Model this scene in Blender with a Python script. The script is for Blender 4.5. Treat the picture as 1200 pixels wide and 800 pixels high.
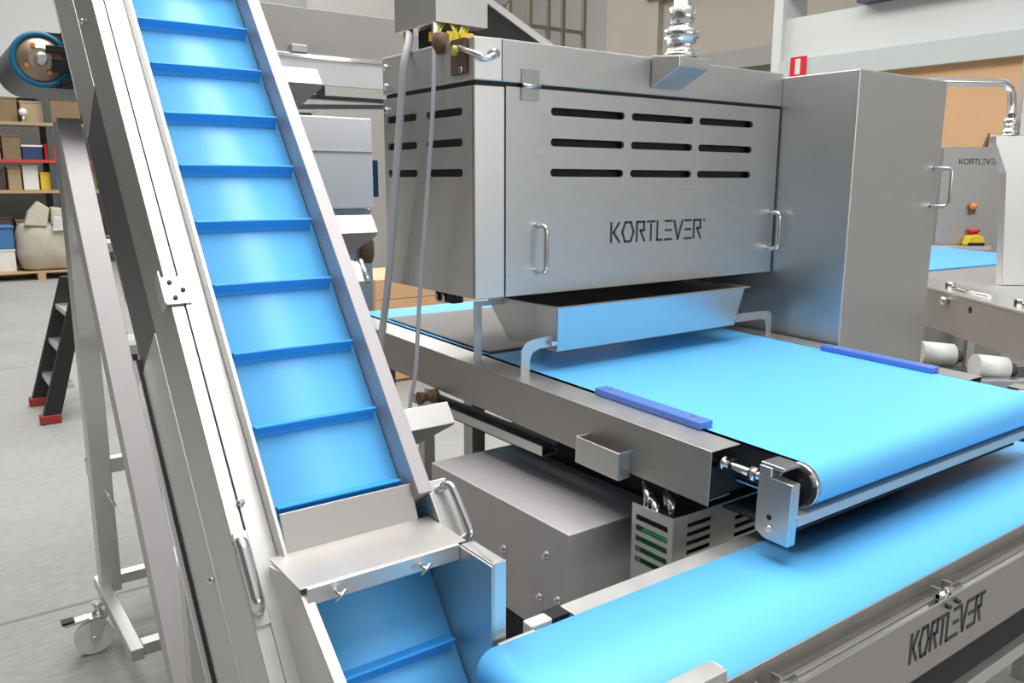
import bpy, bmesh, math, random
from mathutils import Vector, Matrix

# ------------------------------------------------------------------ clear
for o in list(bpy.data.objects):
    bpy.data.objects.remove(o, do_unlink=True)
scene = bpy.context.scene
COL = scene.collection
random.seed(4)

# ------------------------------------------------------------------ camera
cam_d = bpy.data.cameras.new('camera')
cam_d.sensor_width = 36.0
cam_d.lens = 29.08
cam_d.clip_start = 0.05
cam_d.clip_end = 200
cam = bpy.data.objects.new('camera', cam_d)
COL.objects.link(cam)
right = Vector((0.80793659, -0.58926256, 0.00284712))
down = Vector((-0.10975326, -0.155226, -0.98176327))
fwd = Vector((0.57895828, 0.79288998, -0.19008625))
m3 = Matrix((right, -down, -fwd)).transposed()
cam.matrix_world = Matrix.Translation((0, 0, 1.65)) @ m3.to_4x4()
scene.camera = cam

# ------------------------------------------------------------------ light
scene.view_settings.view_transform = 'Standard'
scene.view_settings.look = 'None'
scene.view_settings.gamma = 1.0
scene.view_settings.use_curve_mapping = False
scene.view_settings.exposure = 0.0

world = bpy.data.worlds.new('hall_daylight')
scene.world = world
world.use_nodes = True
wn = world.node_tree
wn.nodes.clear()
w_out = wn.nodes.new('ShaderNodeOutputWorld')
w_bg = wn.nodes.new('ShaderNodeBackground')
w_tc = wn.nodes.new('ShaderNodeTexCoord')
w_sx = wn.nodes.new('ShaderNodeSeparateXYZ')
w_rmp = wn.nodes.new('ShaderNodeValToRGB')
w_map = wn.nodes.new('ShaderNodeMapRange')
w_map.inputs['From Min'].default_value = -1
w_map.inputs['From Max'].default_value = 1
wn.links.new(w_tc.outputs['Generated'], w_sx.inputs[0])
wn.links.new(w_sx.outputs['Z'], w_map.inputs['Value'])
wn.links.new(w_map.outputs[0], w_rmp.inputs[0])
wn.links.new(w_rmp.outputs[0], w_bg.inputs['Color'])
wn.links.new(w_bg.outputs[0], w_out.inputs[0])
r = w_rmp.color_ramp
r.elements[0].position = 0.0
r.elements[0].color = (0.20, 0.20, 0.21, 1)
r.elements[1].position = 1.0
r.elements[1].color = (1.0, 1.0, 1.02, 1)
e = r.elements.new(0.50); e.color = (0.27, 0.27, 0.28, 1)
e = r.elements.new(0.70); e.color = (0.55, 0.55, 0.56, 1)
w_bg.inputs['Strength'].default_value = 0.85


def area_light(name, loc, size, energy, target, color=(1, 1, 1)):
    d = bpy.data.lights.new(name, 'AREA')
    d.shape = 'RECTANGLE'
    d.size, d.size_y = size
    d.energy = energy
    d.color = color
    o = bpy.data.objects.new(name, d)
    COL.objects.link(o)
    o.location = loc
    o.rotation_euler = (Vector(target) - Vector(loc)).to_track_quat('-Z', 'Y').to_euler()
    return o


area_light('skylight', (1.5, 2.5, 8.0), (5.0, 9.0), 960, (1.5, 2.3, 0), (1.0, 0.99, 0.97))
area_light('front_fill_light', (2.5, -7.6, 3.2), (7.0, 2.6), 170, (2.0, 2.0, 1.2), (0.97, 0.99, 1.0))  # unseen fill added behind the camera to lift the faces turned towards it
area_light('skylight_far', (4.5, 13.0, 8.0), (8.0, 6.0), 900, (4.5, 13.0, 0), (1.0, 0.99, 0.97))


# ------------------------------------------------------------------ materials
def mat(name, color, rough=0.5, metal=0.0, noise=0.0, scale=30, stretch=(1, 1, 1), rvar=0.0, bump=0.0,
        coat=0.0, trans=0.0, spec=0.5, ior=1.45):
    m = bpy.data.materials.new(name)
    m.use_nodes = True
    nt = m.node_tree
    b = nt.nodes['Principled BSDF']
    b.inputs['Base Color'].default_value = (*color, 1)
    b.inputs['Roughness'].default_value = rough
    b.inputs['Metallic'].default_value = metal
    b.inputs['Coat Weight'].default_value = coat
    b.inputs['Transmission Weight'].default_value = trans
    b.inputs['Specular IOR Level'].default_value = spec
    b.inputs['IOR'].default_value = ior
    if noise or rvar or bump:
        tc = nt.nodes.new('ShaderNodeTexCoord')
        mp = nt.nodes.new('ShaderNodeMapping')
        mp.inputs['Scale'].default_value = stretch
        nz = nt.nodes.new('ShaderNodeTexNoise')
        nz.inputs['Scale'].default_value = scale
        nz.inputs['Detail'].default_value = 5
        nt.links.new(tc.outputs['Object'], mp.inputs[0])
        nt.links.new(mp.outputs[0], nz.inputs['Vector'])
        if noise:
            mx = nt.nodes.new('ShaderNodeMix')
            mx.data_type = 'RGBA'
            mx.inputs['A'].default_value = (*[c * (1 - noise) for c in color], 1)
            mx.inputs['B'].default_value = (*[min(1, c * (1 + noise)) for c in color], 1)
            nt.links.new(nz.outputs['Fac'], mx.inputs['Factor'])
            nt.links.new(mx.outputs['Result'], b.inputs['Base Color'])
        if rvar:
            mr = nt.nodes.new('ShaderNodeMapRange')
            mr.inputs['To Min'].default_value = max(0.02, rough - rvar)
            mr.inputs['To Max'].default_value = rough + rvar
            nt.links.new(nz.outputs['Fac'], mr.inputs['Value'])
            nt.links.new(mr.outputs[0], b.inputs['Roughness'])
        if bump:
            bp = nt.nodes.new('ShaderNodeBump')
            bp.inputs['Strength'].default_value = bump
            bp.inputs['Distance'].default_value = 0.002
            nt.links.new(nz.outputs['Fac'], bp.inputs['Height'])
            nt.links.new(bp.outputs[0], b.inputs['Normal'])
    return m


STEEL = mat('brushed_stainless_steel', (0.66, 0.65, 0.63), 0.42, 1.0, 0.05, 14, (1, 1, 9), 0.06)
STEEL_SHADE = mat('shaded_stainless_steel', (0.46, 0.44, 0.415), 0.5, 1.0, 0.07, 12, (1, 1, 6), 0.06)  # steel darkened in colour for faces that reflect dim surroundings
SATIN = mat('satin_stainless_steel', (0.60, 0.58, 0.58), 0.62, 1.0, 0.05, 14)
BLAST = mat('blasted_matt_steel', (0.47, 0.44, 0.45), 0.55, 0.45, 0.05, 14)
STEEL_V = mat('glass_bead_stainless_steel', (0.64, 0.63, 0.61), 0.5, 1.0, 0.04, 20, (1, 1, 1), 0.05)
POLISH = mat('polished_stainless_steel', (0.78, 0.77, 0.76), 0.16, 1.0)
MILL = mat('mill_finish_steel', (0.62, 0.62, 0.62), 0.30, 1.0, 0.04, 7, (1, 1, 1), 0.04)
BELT = mat('blue_conveyor_belt', (0.135, 0.525, 0.97), 0.40, 0.0, 0.03, 6, (1, 1, 1), 0.04, spec=0.6)
BELT_E = mat('dark_blue_belt_edge', (0.006, 0.05, 0.20), 0.5)
CLEAT = mat('blue_belt_cleat', (0.030, 0.33, 0.84), 0.40, 0.0, 0.03, 8)
GUIDE = mat('translucent_blue_plastic', (0.14, 0.28, 0.78), 0.22, 0.0, 0.05, 12, trans=0.25)
BLACK = mat('black_rubber', (0.012, 0.012, 0.014), 0.5, 0, 0.2, 20)
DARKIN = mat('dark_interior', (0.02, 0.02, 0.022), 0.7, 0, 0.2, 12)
DPANEL = mat('dark_grey_plastic_panel', (0.085, 0.085, 0.095), 0.42, 0.0, 0.08, 6)
ENGRAVE = mat('dark_engraved_lettering', (0.05, 0.05, 0.055), 0.5, 0.3, 0.1, 40)
PLATE_SHADE = mat('shaded_grey_plate', (0.20, 0.19, 0.18), 0.5, 0, 0.06, 6)  # slide plate darkened to stand for the hood's shade and reflection
WHITEP = mat('white_plastic', (0.74, 0.74, 0.71), 0.4, 0, 0.05, 14)
CABLE = mat('grey_cable_sheath', (0.52, 0.54, 0.58), 0.45, 0, 0.05, 30)
YEL = mat('yellow_plastic', (0.80, 0.55, 0.03), 0.4, 0, 0.08, 30)
YTAG = mat('yellow_green_wire_sheath', (0.55, 0.50, 0.08), 0.45, 0, 0.2, 40)
FOOTR = mat('dull_red_rubber', (0.30, 0.03, 0.02), 0.55, 0, 0.15, 20)
RED = mat('red_plastic', (0.70, 0.02, 0.025), 0.4, 0, 0.08, 30)
ORANGE = mat('orange_plastic', (0.75, 0.24, 0.06), 0.4, 0, 0.08, 30)
GREEN = mat('green_terminal_plastic', (0.02, 0.20, 0.08), 0.4, 0, 0.2, 40)
BROWNM = mat('rusty_brown_bracket', (0.16, 0.10, 0.06), 0.6, 0.3, 0.25, 30)
TAN = mat('tan_plastic_roller', (0.45, 0.24, 0.14), 0.45, 0, 0.15, 30)
TEAL = mat('teal_belt_ring', (0.015, 0.19, 0.33), 0.4, 0, 0.15, 20)
BEARING = mat('tan_bearing_face', (0.40, 0.32, 0.24), 0.35, 0.6, 0.25, 18)
WALLW = mat('white_wall_cladding', (0.66, 0.68, 0.66), 0.7, 0, 0.03, 2)
WALLB = mat('beige_wall_panel', (0.50, 0.46, 0.39), 0.75, 0, 0.05, 2)
WALLG = mat('grey_wall_panel', (0.40, 0.385, 0.365), 0.75, 0, 0.06, 2)
WALLD = mat('dim_grey_wall', (0.16, 0.155, 0.145), 0.8, 0, 0.1, 1.5)
PLY = mat('plywood_wall', (0.66, 0.41, 0.22), 0.65, 0, 0.08, 3, (1, 1, 6))
BEAMG = mat('pale_blue_grey_painted_beam', (0.53, 0.57, 0.56), 0.6, 0, 0.03, 3)
WOOD = mat('orange_brown_wood', (0.42, 0.22, 0.08), 0.6, 0, 0.15, 4, (1, 8, 8))
PWOOD = mat('pallet_wood', (0.50, 0.33, 0.18), 0.7, 0, 0.15, 5, (1, 8, 8))
SACK = mat('beige_woven_sack', (0.46, 0.42, 0.34), 0.8, 0, 0.15, 9, bump=0.4)
FILM = mat('clear_grey_plastic_film', (0.55, 0.55, 0.54), 0.3, 0, 0.2, 12)
CARTON = mat('brown_cardboard', (0.22, 0.155, 0.09), 0.75, 0, 0.12, 6)
CARTON2 = mat('tan_cardboard', (0.38, 0.29, 0.18), 0.75, 0, 0.1, 6)
DARKBOX = mat('dark_brown_box', (0.07, 0.05, 0.04), 0.7, 0, 0.2, 6)
NAVY = mat('navy_blue_plastic', (0.02, 0.045, 0.12), 0.5, 0, 0.15, 8)
BLUEP = mat('mid_blue_plastic', (0.05, 0.17, 0.38), 0.45, 0, 0.1, 8)
PURPLE = mat('dark_purple_grey_paint', (0.07, 0.065, 0.11), 0.5, 0, 0.1, 8)
RACKG = mat('dark_green_rack_steel', (0.07, 0.085, 0.08), 0.5, 0.2, 0.15, 8)
RACKR = mat('red_rack_beam', (0.52, 0.05, 0.04), 0.5, 0, 0.1, 8)
ALU = mat('aluminium', (0.70, 0.70, 0.70), 0.35, 0.9, 0.05, 10)
GREYM = mat('grey_painted_machine', (0.80, 0.80, 0.81), 0.5, 0.0, 0.03, 4)
SCAFF = mat('dull_brown_painted_steel', (0.20, 0.17, 0.13), 0.6, 0.2, 0.1, 8)


def concrete():
    m = bpy.data.materials.new('grey_concrete_floor')
    m.use_nodes = True
    nt = m.node_tree
    b = nt.nodes['Principled BSDF']
    b.inputs['Roughness'].default_value = 0.62
    tc = nt.nodes.new('ShaderNodeTexCoord')
    n1 = nt.nodes.new('ShaderNodeTexNoise'); n1.inputs['Scale'].default_value = 1.3; n1.inputs['Detail'].default_value = 8
    n2 = nt.nodes.new('ShaderNodeTexNoise'); n2.inputs['Scale'].default_value = 22; n2.inputs['Detail'].default_value = 6
    mp = nt.nodes.new('ShaderNodeMapping'); mp.inputs['Scale'].default_value = (1, 3, 1)
    mp.inputs['Rotation'].default_value = (0, 0, 0.6)
    nt.links.new(tc.outputs['Object'], n1.inputs[0])
    nt.links.new(tc.outputs['Object'], mp.inputs[0]); nt.links.new(mp.outputs[0], n2.inputs[0])
    a = nt.nodes.new('ShaderNodeMix'); a.data_type = 'FLOAT'; a.inputs[0].default_value = 0.55
    nt.links.new(n1.outputs['Fac'], a.inputs[2]); nt.links.new(n2.outputs['Fac'], a.inputs[3])
    cr = nt.nodes.new('ShaderNodeValToRGB')
    cr.color_ramp.elements[0].position = 0.3; cr.color_ramp.elements[0].color = (0.225, 0.222, 0.212, 1)
    cr.color_ramp.elements[1].position = 0.72; cr.color_ramp.elements[1].color = (0.345, 0.34, 0.325, 1)
    nt.links.new(a.outputs[0], cr.inputs[0])
    # expansion joints as thin dark lines across the slab
    sx = nt.nodes.new('ShaderNodeSeparateXYZ'); nt.links.new(tc.outputs['Object'], sx.inputs[0])
    md = nt.nodes.new('ShaderNodeMath'); md.operation = 'PINGPONG'; md.inputs[1].default_value = 2.5
    ad = nt.nodes.new('ShaderNodeMath'); ad.operation = 'ADD'; ad.inputs[1].default_value = 3.05
    nt.links.new(sx.outputs['Y'], ad.inputs[0]); nt.links.new(ad.outputs[0], md.inputs[0])
    lt = nt.nodes.new('ShaderNodeMath'); lt.operation = 'LESS_THAN'; lt.inputs[1].default_value = 0.012
    nt.links.new(md.outputs[0], lt.inputs[0])
    mx = nt.nodes.new('ShaderNodeMix'); mx.data_type = 'RGBA'
    nt.links.new(lt.outputs[0], mx.inputs['Factor']); nt.links.new(cr.outputs[0], mx.inputs['A'])
    mx.inputs['B'].default_value = (0.17, 0.165, 0.155, 1)
    nt.links.new(mx.outputs['Result'], b.inputs['Base Color'])
    return m


CONC = concrete()


# ------------------------------------------------------------------ mesh builder
class MB:
    def __init__(s, T=None):
        s.v = []; s.f = []; s.sm = []; s.T = T

    def add(s, vs, fs, smooth=False):
        n = len(s.v)
        for p in vs:
            p = Vector(p)
            s.v.append(s.T(p) if s.T else p)
        for f in fs:
            s.f.append([i + n for i in f]); s.sm.append(smooth)
        return s

    def box(s, x0, x1, y0, y1, z0, z1):
        return s.add([(x0, y0, z0), (x1, y0, z0), (x1, y1, z0), (x0, y1, z0), (x0, y0, z1), (x1, y0, z1), (x1, y1, z1), (x0, y1, z1)],
                     [(0, 3, 2, 1), (4, 5, 6, 7), (0, 1, 5, 4), (1, 2, 6, 5), (2, 3, 7, 6), (3, 0, 4, 7)])

    def prism(s, pts, vec):
        vec = Vector(vec); n = len(pts)
        pts = [Vector(p) for p in pts]
        return s.add(pts + [p + vec for p in pts],
                     [tuple(range(n - 1, -1, -1)), tuple(range(n, 2 * n))] + [(i, (i + 1) % n, n + (i + 1) % n, n + i) for i in range(n)])

    def tube(s, path, rad, seg=12, caps=True):
        path = [Vector(p) for p in path]; n = len(path)
        rad = rad if isinstance(rad, (list, tuple)) else [rad] * n
        vs = []; fs = []
        up = None
        for i, p in enumerate(path):
            d = (path[min(i + 1, n - 1)] - path[max(i - 1, 0)]).normalized()
            if up is None:
                a = Vector((0, 0, 1)) if abs(d.z) < 0.9 else Vector((1, 0, 0))
                up = (a - d * a.dot(d)).normalized()
            else:
                up = (up - d * up.dot(d)).normalized()
            w = d.cross(up)
            for k in range(seg):
                t = 2 * math.pi * k / seg
                vs.append(p + rad[i] * (math.cos(t) * up + math.sin(t) * w))
        for i in range(n - 1):
            for k in range(seg):
                fs.append((i * seg + k, i * seg + (k + 1) % seg, (i + 1) * seg + (k + 1) % seg, (i + 1) * seg + k))
        s.add(vs, fs, True)
        if caps:
            s.add(vs[:seg], [tuple(range(seg - 1, -1, -1))]); s.add(vs[-seg:], [tuple(range(seg))])
        return s

    def cyl(s, a, b, r, seg=24):
        return s.tube([a, b], r, seg)

    def lathe(s, base, axis, prof, seg=24):
        a = Vector(axis).normalized(); base = Vector(base)
        return s.tube([base + a * h for h, _ in prof], [r_ for _, r_ in prof], seg)

    def sphere(s, c, r, sx=1, sy=1, sz=1, n=12):
        vs = []; fs = []
        for i in range(n + 1):
            t = math.pi * i / n
            for k in range(2 * n):
                p = math.pi * k / n
                vs.append((c[0] + r * sx * math.sin(t) * math.cos(p), c[1] + r * sy * math.sin(t) * math.sin(p), c[2] + r * sz * math.cos(t)))
        for i in range(n):
            for k in range(2 * n):
                fs.append((i * 2 * n + k, (i + 1) * 2 * n + k, (i + 1) * 2 * n + (k + 1) % (2 * n), i * 2 * n + (k + 1) % (2 * n)))
        return s.add(vs, fs, True)


def arc(path, r, n=6):
    """round the corners of a polyline"""
    P = [Vector(p) for p in path]; out = [P[0]]
    for i in range(1, len(P) - 1):
        a, b, c = P[i - 1], P[i], P[i + 1]
        d1 = (a - b).normalized(); d2 = (c - b).normalized()
        t = min(r, (a - b).length * 0.49, (c - b).length * 0.49)
        p0, p2 = b + d1 * t, b + d2 * t
        for k in range(n + 1):
            u = k / n
            out.append(p0 * (1 - u) ** 2 + b * 2 * u * (1 - u) + p2 * u * u)
    out.append(P[-1])
    return out


WM = {}


def link(name, data):
    o = bpy.data.objects.new(name, data)
    COL.objects.link(o)
    return o


def world_of(o):
    m = Matrix.LocRotScale(o.location, o.rotation_euler, o.scale)
    return (world_of(o.parent) @ m) if o.parent else m


def obj(name, mb, material, parent=None, bevel=0.0, seg=2, origin=None):
    """ONE mesh object; the builder's vertices are given in world coordinates."""
    me = bpy.data.meshes.new(name)
    o = link(name, me)
    if parent is not None:
        o.parent = parent
        W = world_of(parent)
    else:
        W = Matrix.Identity(4)
    inv = W.inverted()
    vs = [inv @ v for v in mb.v]
    lo = Vector([min(v[i] for v in vs) for i in range(3)]); hi = Vector([max(v[i] for v in vs) for i in range(3)])
    c = (lo + hi) / 2
    if parent is None:
        c.z = lo.z
    me.from_pydata([v - c for v in vs], [], mb.f)
    o.location = c
    for p, s_ in zip(me.polygons, mb.sm):
        p.use_smooth = s_
    bm = bmesh.new(); bm.from_mesh(me)
    bmesh.ops.remove_doubles(bm, verts=bm.verts, dist=1e-6)
    bmesh.ops.recalc_face_normals(bm, faces=bm.faces)
    bm.to_mesh(me); bm.free()
    me.materials.append(material)
    if bevel:
        b = o.modifiers.new('edge', 'BEVEL'); b.width = bevel; b.segments = seg
        b.limit_method = 'ANGLE'; b.angle_limit = math.radians(40)
    return o


def thing(name, label, cat, loc, group=None):
    o = link(name, None)
    o.location = loc
    o.empty_display_size = 0.1
    return tag(o, label, cat, group)


def tag(o, label, cat, group=None, kind=None):
    o['label'] = label; o['category'] = cat
    if group: o['group'] = group
    if kind: o['kind'] = kind
    return o


def struct(name, mb, m, label, cat):
    o = obj(name, mb, m); o['kind'] = 'structure'
    o['label'] = label; o['category'] = cat
    return o


def copy_tree(o, parent=None):
    c = o.copy(); COL.objects.link(c)
    if parent: c.parent = parent
    for ch in list(o.children): copy_tree(ch, c)
    return c


# ------------------------------------------------------------------ lettering
STROKES = {
    'K': (0.75, [[(0.08, 0), (0.08, 1)], [(0.68, 1), (0.26, 0.5), (0.72, 0)]]),
    'O': (1.0, [[(0.28, 0), (0.06, 0.5), (0.28, 1), (0.72, 1), (0.94, 0.5), (0.72, 0), (0.28, 0)]]),
    'R': (0.8, [[(0.08, 0), (0.08, 1), (0.66, 1), (0.66, 0.55), (0.36, 0.55), (0.70, 0)]]),
    'T': (0.62, [[(0.0, 1), (0.60, 1)], [(0.30, 0), (0.30, 0.86)]]),
    'L': (0.55, [[(0.08, 1), (0.08, 0), (0.50, 0)]]),
    'E': (0.66, [[(0.06, 1), (0.62, 1)], [(0.12, 0.5), (0.58, 0.5)], [(0.06, 0), (0.62, 0)]]),
    'V': (0.78, [[(0.04, 1), (0.38, 0), (0.74, 1)]]),
    "'": (0.1, [[(0.02, 1.0), (0.07, 1.0)]]),
}


def lettering(text, origin, ux, uy, un, width, height, lw=0.12, depth=0.0012):
    """thin strokes laid on a surface: origin lower-left, ux/uy unit axes, un outward normal"""
    ux, uy, un, origin = Vector(ux), Vector(uy), Vector(un), Vector(origin)
    total = sum(STROKES[c][0] + 0.12 for c in text) - 0.12
    sx = width / total
    mb = MB(); x = 0
    for c in text:
        w, lines = STROKES[c]
        for ln in lines:
            for a, b in zip(ln, ln[1:]):
                A = Vector(((a[0] + x) * sx, a[1] * height)); B = Vector(((b[0] + x) * sx, b[1] * height))
                d = (B - A).normalized(); n = Vector((-d.y, d.x)) * lw * height / 2
                e = d * lw * height * 0.35
                q = [A - e - n, B + e - n, B + e + n, A - e + n]
                mb.prism([origin + ux * p.x + uy * p.y for p in q], un * depth)
        x += w + 0.12
    return mb


def capsule(cx, cz, w, h, n=6):
    r_ = h / 2; pts = []
    for k in range(n + 1):
        t = -math.pi / 2 + math.pi * k / n
        pts.append((cx + w / 2 - r_ + r_ * math.cos(t), cz + r_ * math.sin(t)))
    for k in range(n + 1):
        t = math.pi / 2 + math.pi * k / n
        pts.append((cx - w / 2 + r_ + r_ * math.cos(t), cz + r_ * math.sin(t)))
    return pts


def cut_plate(name, mb, holes, material, parent, bevel=0.0):
    """plate with real slots cut through it; the cutter is discarded"""
    o = obj(name, mb, material, parent)
    c = obj('cutter', holes, material, parent)
    b = o.modifiers.new('cut', 'BOOLEAN'); b.object = c; b.operation = 'DIFFERENCE'; b.solver = 'EXACT'
    bpy.context.view_layer.update()
    dg = bpy.context.evaluated_depsgraph_get()
    me = bpy.data.meshes.new_from_object(o.evaluated_get(dg))
    o.modifiers.clear()
    o.data = me
    if not me.materials: me.materials.append(material)
    bpy.data.objects.remove(c, do_unlink=True)
    if bevel:
        q = o.modifiers.new('edge', 'BEVEL'); q.width = bevel; q.segments = 1; q.limit_method = 'ANGLE'
    return o


def bow(a, b, out, r_=0.008, rad=0.025):
    a, b, out = Vector(a), Vector(b), Vector(out)
    return MB().tube(arc([a, a + out, b + out, b], rad), r_, 12)


# =================================================================== THE HALL
FX0, FX1, FY0, FY1 = -7.0, 14.0, -8.0, 21.0
struct('floor', MB().box(FX0, FX1, FY0, FY1, -0.2, 0), CONC, 'grey concrete floor of the factory hall', 'floor')
struct('wall_back', MB().box(FX0, FX1, 20.8, 21.0, 0, 3.35), WALLD, 'dim lower back wall behind the storage racks', 'wall')
struct('wall_back_upper', MB().box(FX0, FX1, 20.7, 21.0, 3.35, 9.5), WALLW, 'white clad upper back wall above the storage racks', 'wall')
struct('wall_left', MB().box(FX0 - 0.2, FX0, FY0, FY1, 0, 9.5), WALLD, 'dim grey side wall left of the machines', 'wall')
struct('wall_front', MB().box(FX0, FX1, FY0 - 0.2, FY0, 0, 5), WALLG, 'grey wall behind the viewer', 'wall')
# right hand wall: plywood below, painted beam, white panels above
struct('wall_right', MB().box(9.0, 9.3, 2.6, 6.65, 0, 2.86), PLY, 'plywood lower wall on the right', 'wall')
struct('wall_right_near', MB().box(9.0, 9.3, FY0, 2.6, 0, 2.86), WALLG, 'grey lower wall to the right of the plywood', 'wall')
struct('trim_1', MB().box(8.9, 9.3, FY0, 6.65, 2.86, 3.10), BEAMG, 'pale blue grey beam running along the plywood wall', 'trim')
struct('wall_right_upper', MB().box(9.0, 9.3, FY0, 6.65, 3.10, 3.60), WALLW, 'white panels above the pale beam', 'wall')
struct('trim_2', MB().box(8.8, 9.3, FY0, 5.6, 3.60, 3.85), PURPLE, 'dark purple beam at the top of the white panels', 'trim')
struct('wall_right_top', MB().box(9.0, 9.3, FY0, 6.65, 3.85, 9.5), WALLW, 'white wall high above the beam', 'wall')
struct('trim_3', MB().box(8.92, 9.4, 6.65, 6.78, 0, 9.5), WALLW, 'white corner post at the end of the right wall', 'trim')
struct('wall_alcove', MB().box(13.0, 13.3, 6.6, 14.3, 0, 9.5), WALLB, 'beige wall of the deeper bay on the right', 'wall')
struct('wall_alcove_far', MB().box(13.05, 13.35, 14.3, 20.8, 0, 9.5), WALLG, 'grey wall of the deeper bay beyond the wooden post', 'wall')
struct('trim_4', MB().box(12.8, 13.0, 6.6, 11.5, 3.72, 4.05), WALLG, 'grey band along the beige bay wall', 'trim')
struct('trim_5', MB().box(12.7, 13.0, 9.5, 12.9, 5.30, 5.9), WOOD, 'brown wooden lintel high in the bay', 'trim')
struct('trim_6', MB().box(12.85, 13.05, 12.6, 13.0, 0, 9.5), WALLB, 'pale post in the bay wall', 'trim')

# sign on the right wall
sg = thing('fire_hose_sign', 'small red square sign with white centre bar on the pale beam', 'sign', (8.9, 6.36, 2.86))
obj('sign_plate', MB().box(8.885, 8.899, 6.255, 6.475, 2.90, 3.125), RED, sg)
obj('white_bar', MB().box(8.880, 8.8855, 6.33, 6.40, 2.92, 3.10), WHITEP, sg)

# =================================================================== INCLINE (ELEVATOR) CONVEYOR
AL = math.radians(51.82); CA, SA = math.cos(AL), math.sin(AL)
CZ = -0.5795


def EL(p):
    """(x, along the slope, above the cleat plane) -> world"""
    x, u, h = p
    return Vector((x, u * CA - h * SA, CZ + u * SA + h * CA))


elev = thing('incline_conveyor', 'tall sloping blue cleated belt conveyor in a stainless trough at the left', 'conveyor', (0.58, 1.5, 0))
# belt loop
pr = []
U0, U1, HB, RB = 1.58, 3.95, -0.025, 0.10
for k in range(13):
    t = math.pi / 2 + math.pi * k / 12
    pr.append((U0 + RB * math.cos(t), HB - RB + RB * math.sin(t)))
for k in range(13):
    t = -math.pi / 2 + math.pi * k / 12
    pr.append((U1 + RB * math.cos(t), HB - RB + RB * math.sin(t)))
mb = MB(EL)
n = len(pr)
ring = lambda x: [(x, u, h) for u, h in pr]
mb.add(ring(0.463) + ring(0.713), [(i, (i + 1) % n, n + (i + 1) % n, n + i) for i in range(n)], True)
mb.add(ring(0.463), [tuple(range(n))]); mb.add(ring(0.713), [tuple(range(n - 1, -1, -1))])
obj('belt', mb, BELT, elev)
for u in (1.69, 1.829, 2.131, 2.284, 2.435, 2.585, 2.733, 2.874, 3.012, 3.150, 3.280, 3.412, 3.545, 3.68, 3.82):
    c = MB(EL)
    c.prism([(0.466, u, 0.0), (0.466, u + 0.004, 0.0), (0.466, u + 0.016, -0.0245), (0.466, u - 0.010, -0.0245), (0.466, u - 0.004, -0.018)], (0.239, 0, 0))
    obj('cleat', c, CLEAT, elev, 0.001)
# left rail: ledge, lip, side
rail = MB(EL)
rail.box(0.412, 0.452, 1.62, 4.0, -0.033, -0.025); rail.box(0.3865, 0.412, 1.62, 2.095, -0.033, -0.0265)
rail.box(0.452, 0.460, 1.98, 4.0, -0.30, 0.006)
rail.prism([(0.3862, 1.62, -0.0275), (0.3735, 1.62, -0.130), (0.379, 1.62, -0.130), (0.391, 1.62, -0.031)], (0, 2.38, 0))
obj('left_side_rail', rail, STEEL, elev, 0.0015)
obj('rail_cover_strip', MB(EL).box(0.3865, 0.410, 2.10, 4.0, -0.036, -0.027), STEEL, elev, 0.001)
obj('bottom_pan', MB(EL).box(0.386, 0.745, 1.66, 4.0, -0.31, -0.295), STEEL, elev)
# lower side: light plate - dark panel - light plate
sk = MB(EL)
sk.box(0.3725, 0.3765, 3.195, 4.0, -0.30, -0.128)
obj('upper_side_plate', sk, STEEL, elev, 0.001)
obj('dark_side_panel', MB(EL).box(0.3735, 0.3775, 2.572, 3.193, -0.305, -0.129), DPANEL, elev, 0.001)['label'] = 'dark grey side panel'
obj('lower_side_plate', MB(EL).box(0.3715, 0.3755, 1.62, 2.568, -0.30, -0.131), STEEL_V, elev, 0.001)
obj('edge_seal', MB(EL).box(0.366, 0.374, 1.62, 2.60, -0.312, -0.3005), BLACK, elev, 0.001)['label'] = 'black rubber edge seal'
obj('edge_flange', MB(EL).box(0.358, 0.3655, 1.62, 2.60, -0.316, -0.305), POLISH, elev)
obj('side_edge_strip', MB(EL).box(0.3735, 0.377, 2.75, 4.0, -0.316, -0.3015), POLISH, elev)
# right wall
obj('right_side_wall', MB(EL).box(0.715, 0.745, 2.09, 4.0, -0.295, 0.030), BLAST, elev, 0.002)
fl = MB(EL)
fl.box(0.7455, 0.79, 1.985, 2.115, -0.05, 0.012)
fl.box(0.737, 0.745, 1.965, 2.089, -0.20, 0.028)
obj('right_end_flange', fl, STEEL, elev, 0.002)
# latches
lt = MB(EL)
lt.box(0.3775, 0.424, 2.565, 2.625, -0.0245, -0.0205); lt.box(0.3735, 0.3775, 2.565, 2.635, -0.05, -0.014)
lo_ = obj('cover_latch', lt, STEEL, elev, 0.001)
for x, u in ((0.392, 2.612), (0.413, 2.594), (0.396, 2.578)):
    obj('bolt', MB(EL).lathe((x, u, -0.0205), (0, 0, 1), [(0, 0.0045), (0.003, 0.0045), (0.0045, 0.003)], 10), ENGRAVE, lo_)
lt = MB(EL)
lt.box(0.7455, 0.775, 2.565, 2.61, 0.006, 0.012)
lt.tube([(0.775, 2.56, 0.012), (0.775, 2.615, 0.012)], 0.007, 10)
lt.tube([(0.7455, 2.615, 0.006), (0.775, 2.615, 0.006)], 0.004, 8)
obj('toggle_latch', lt, POLISH, elev)
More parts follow.
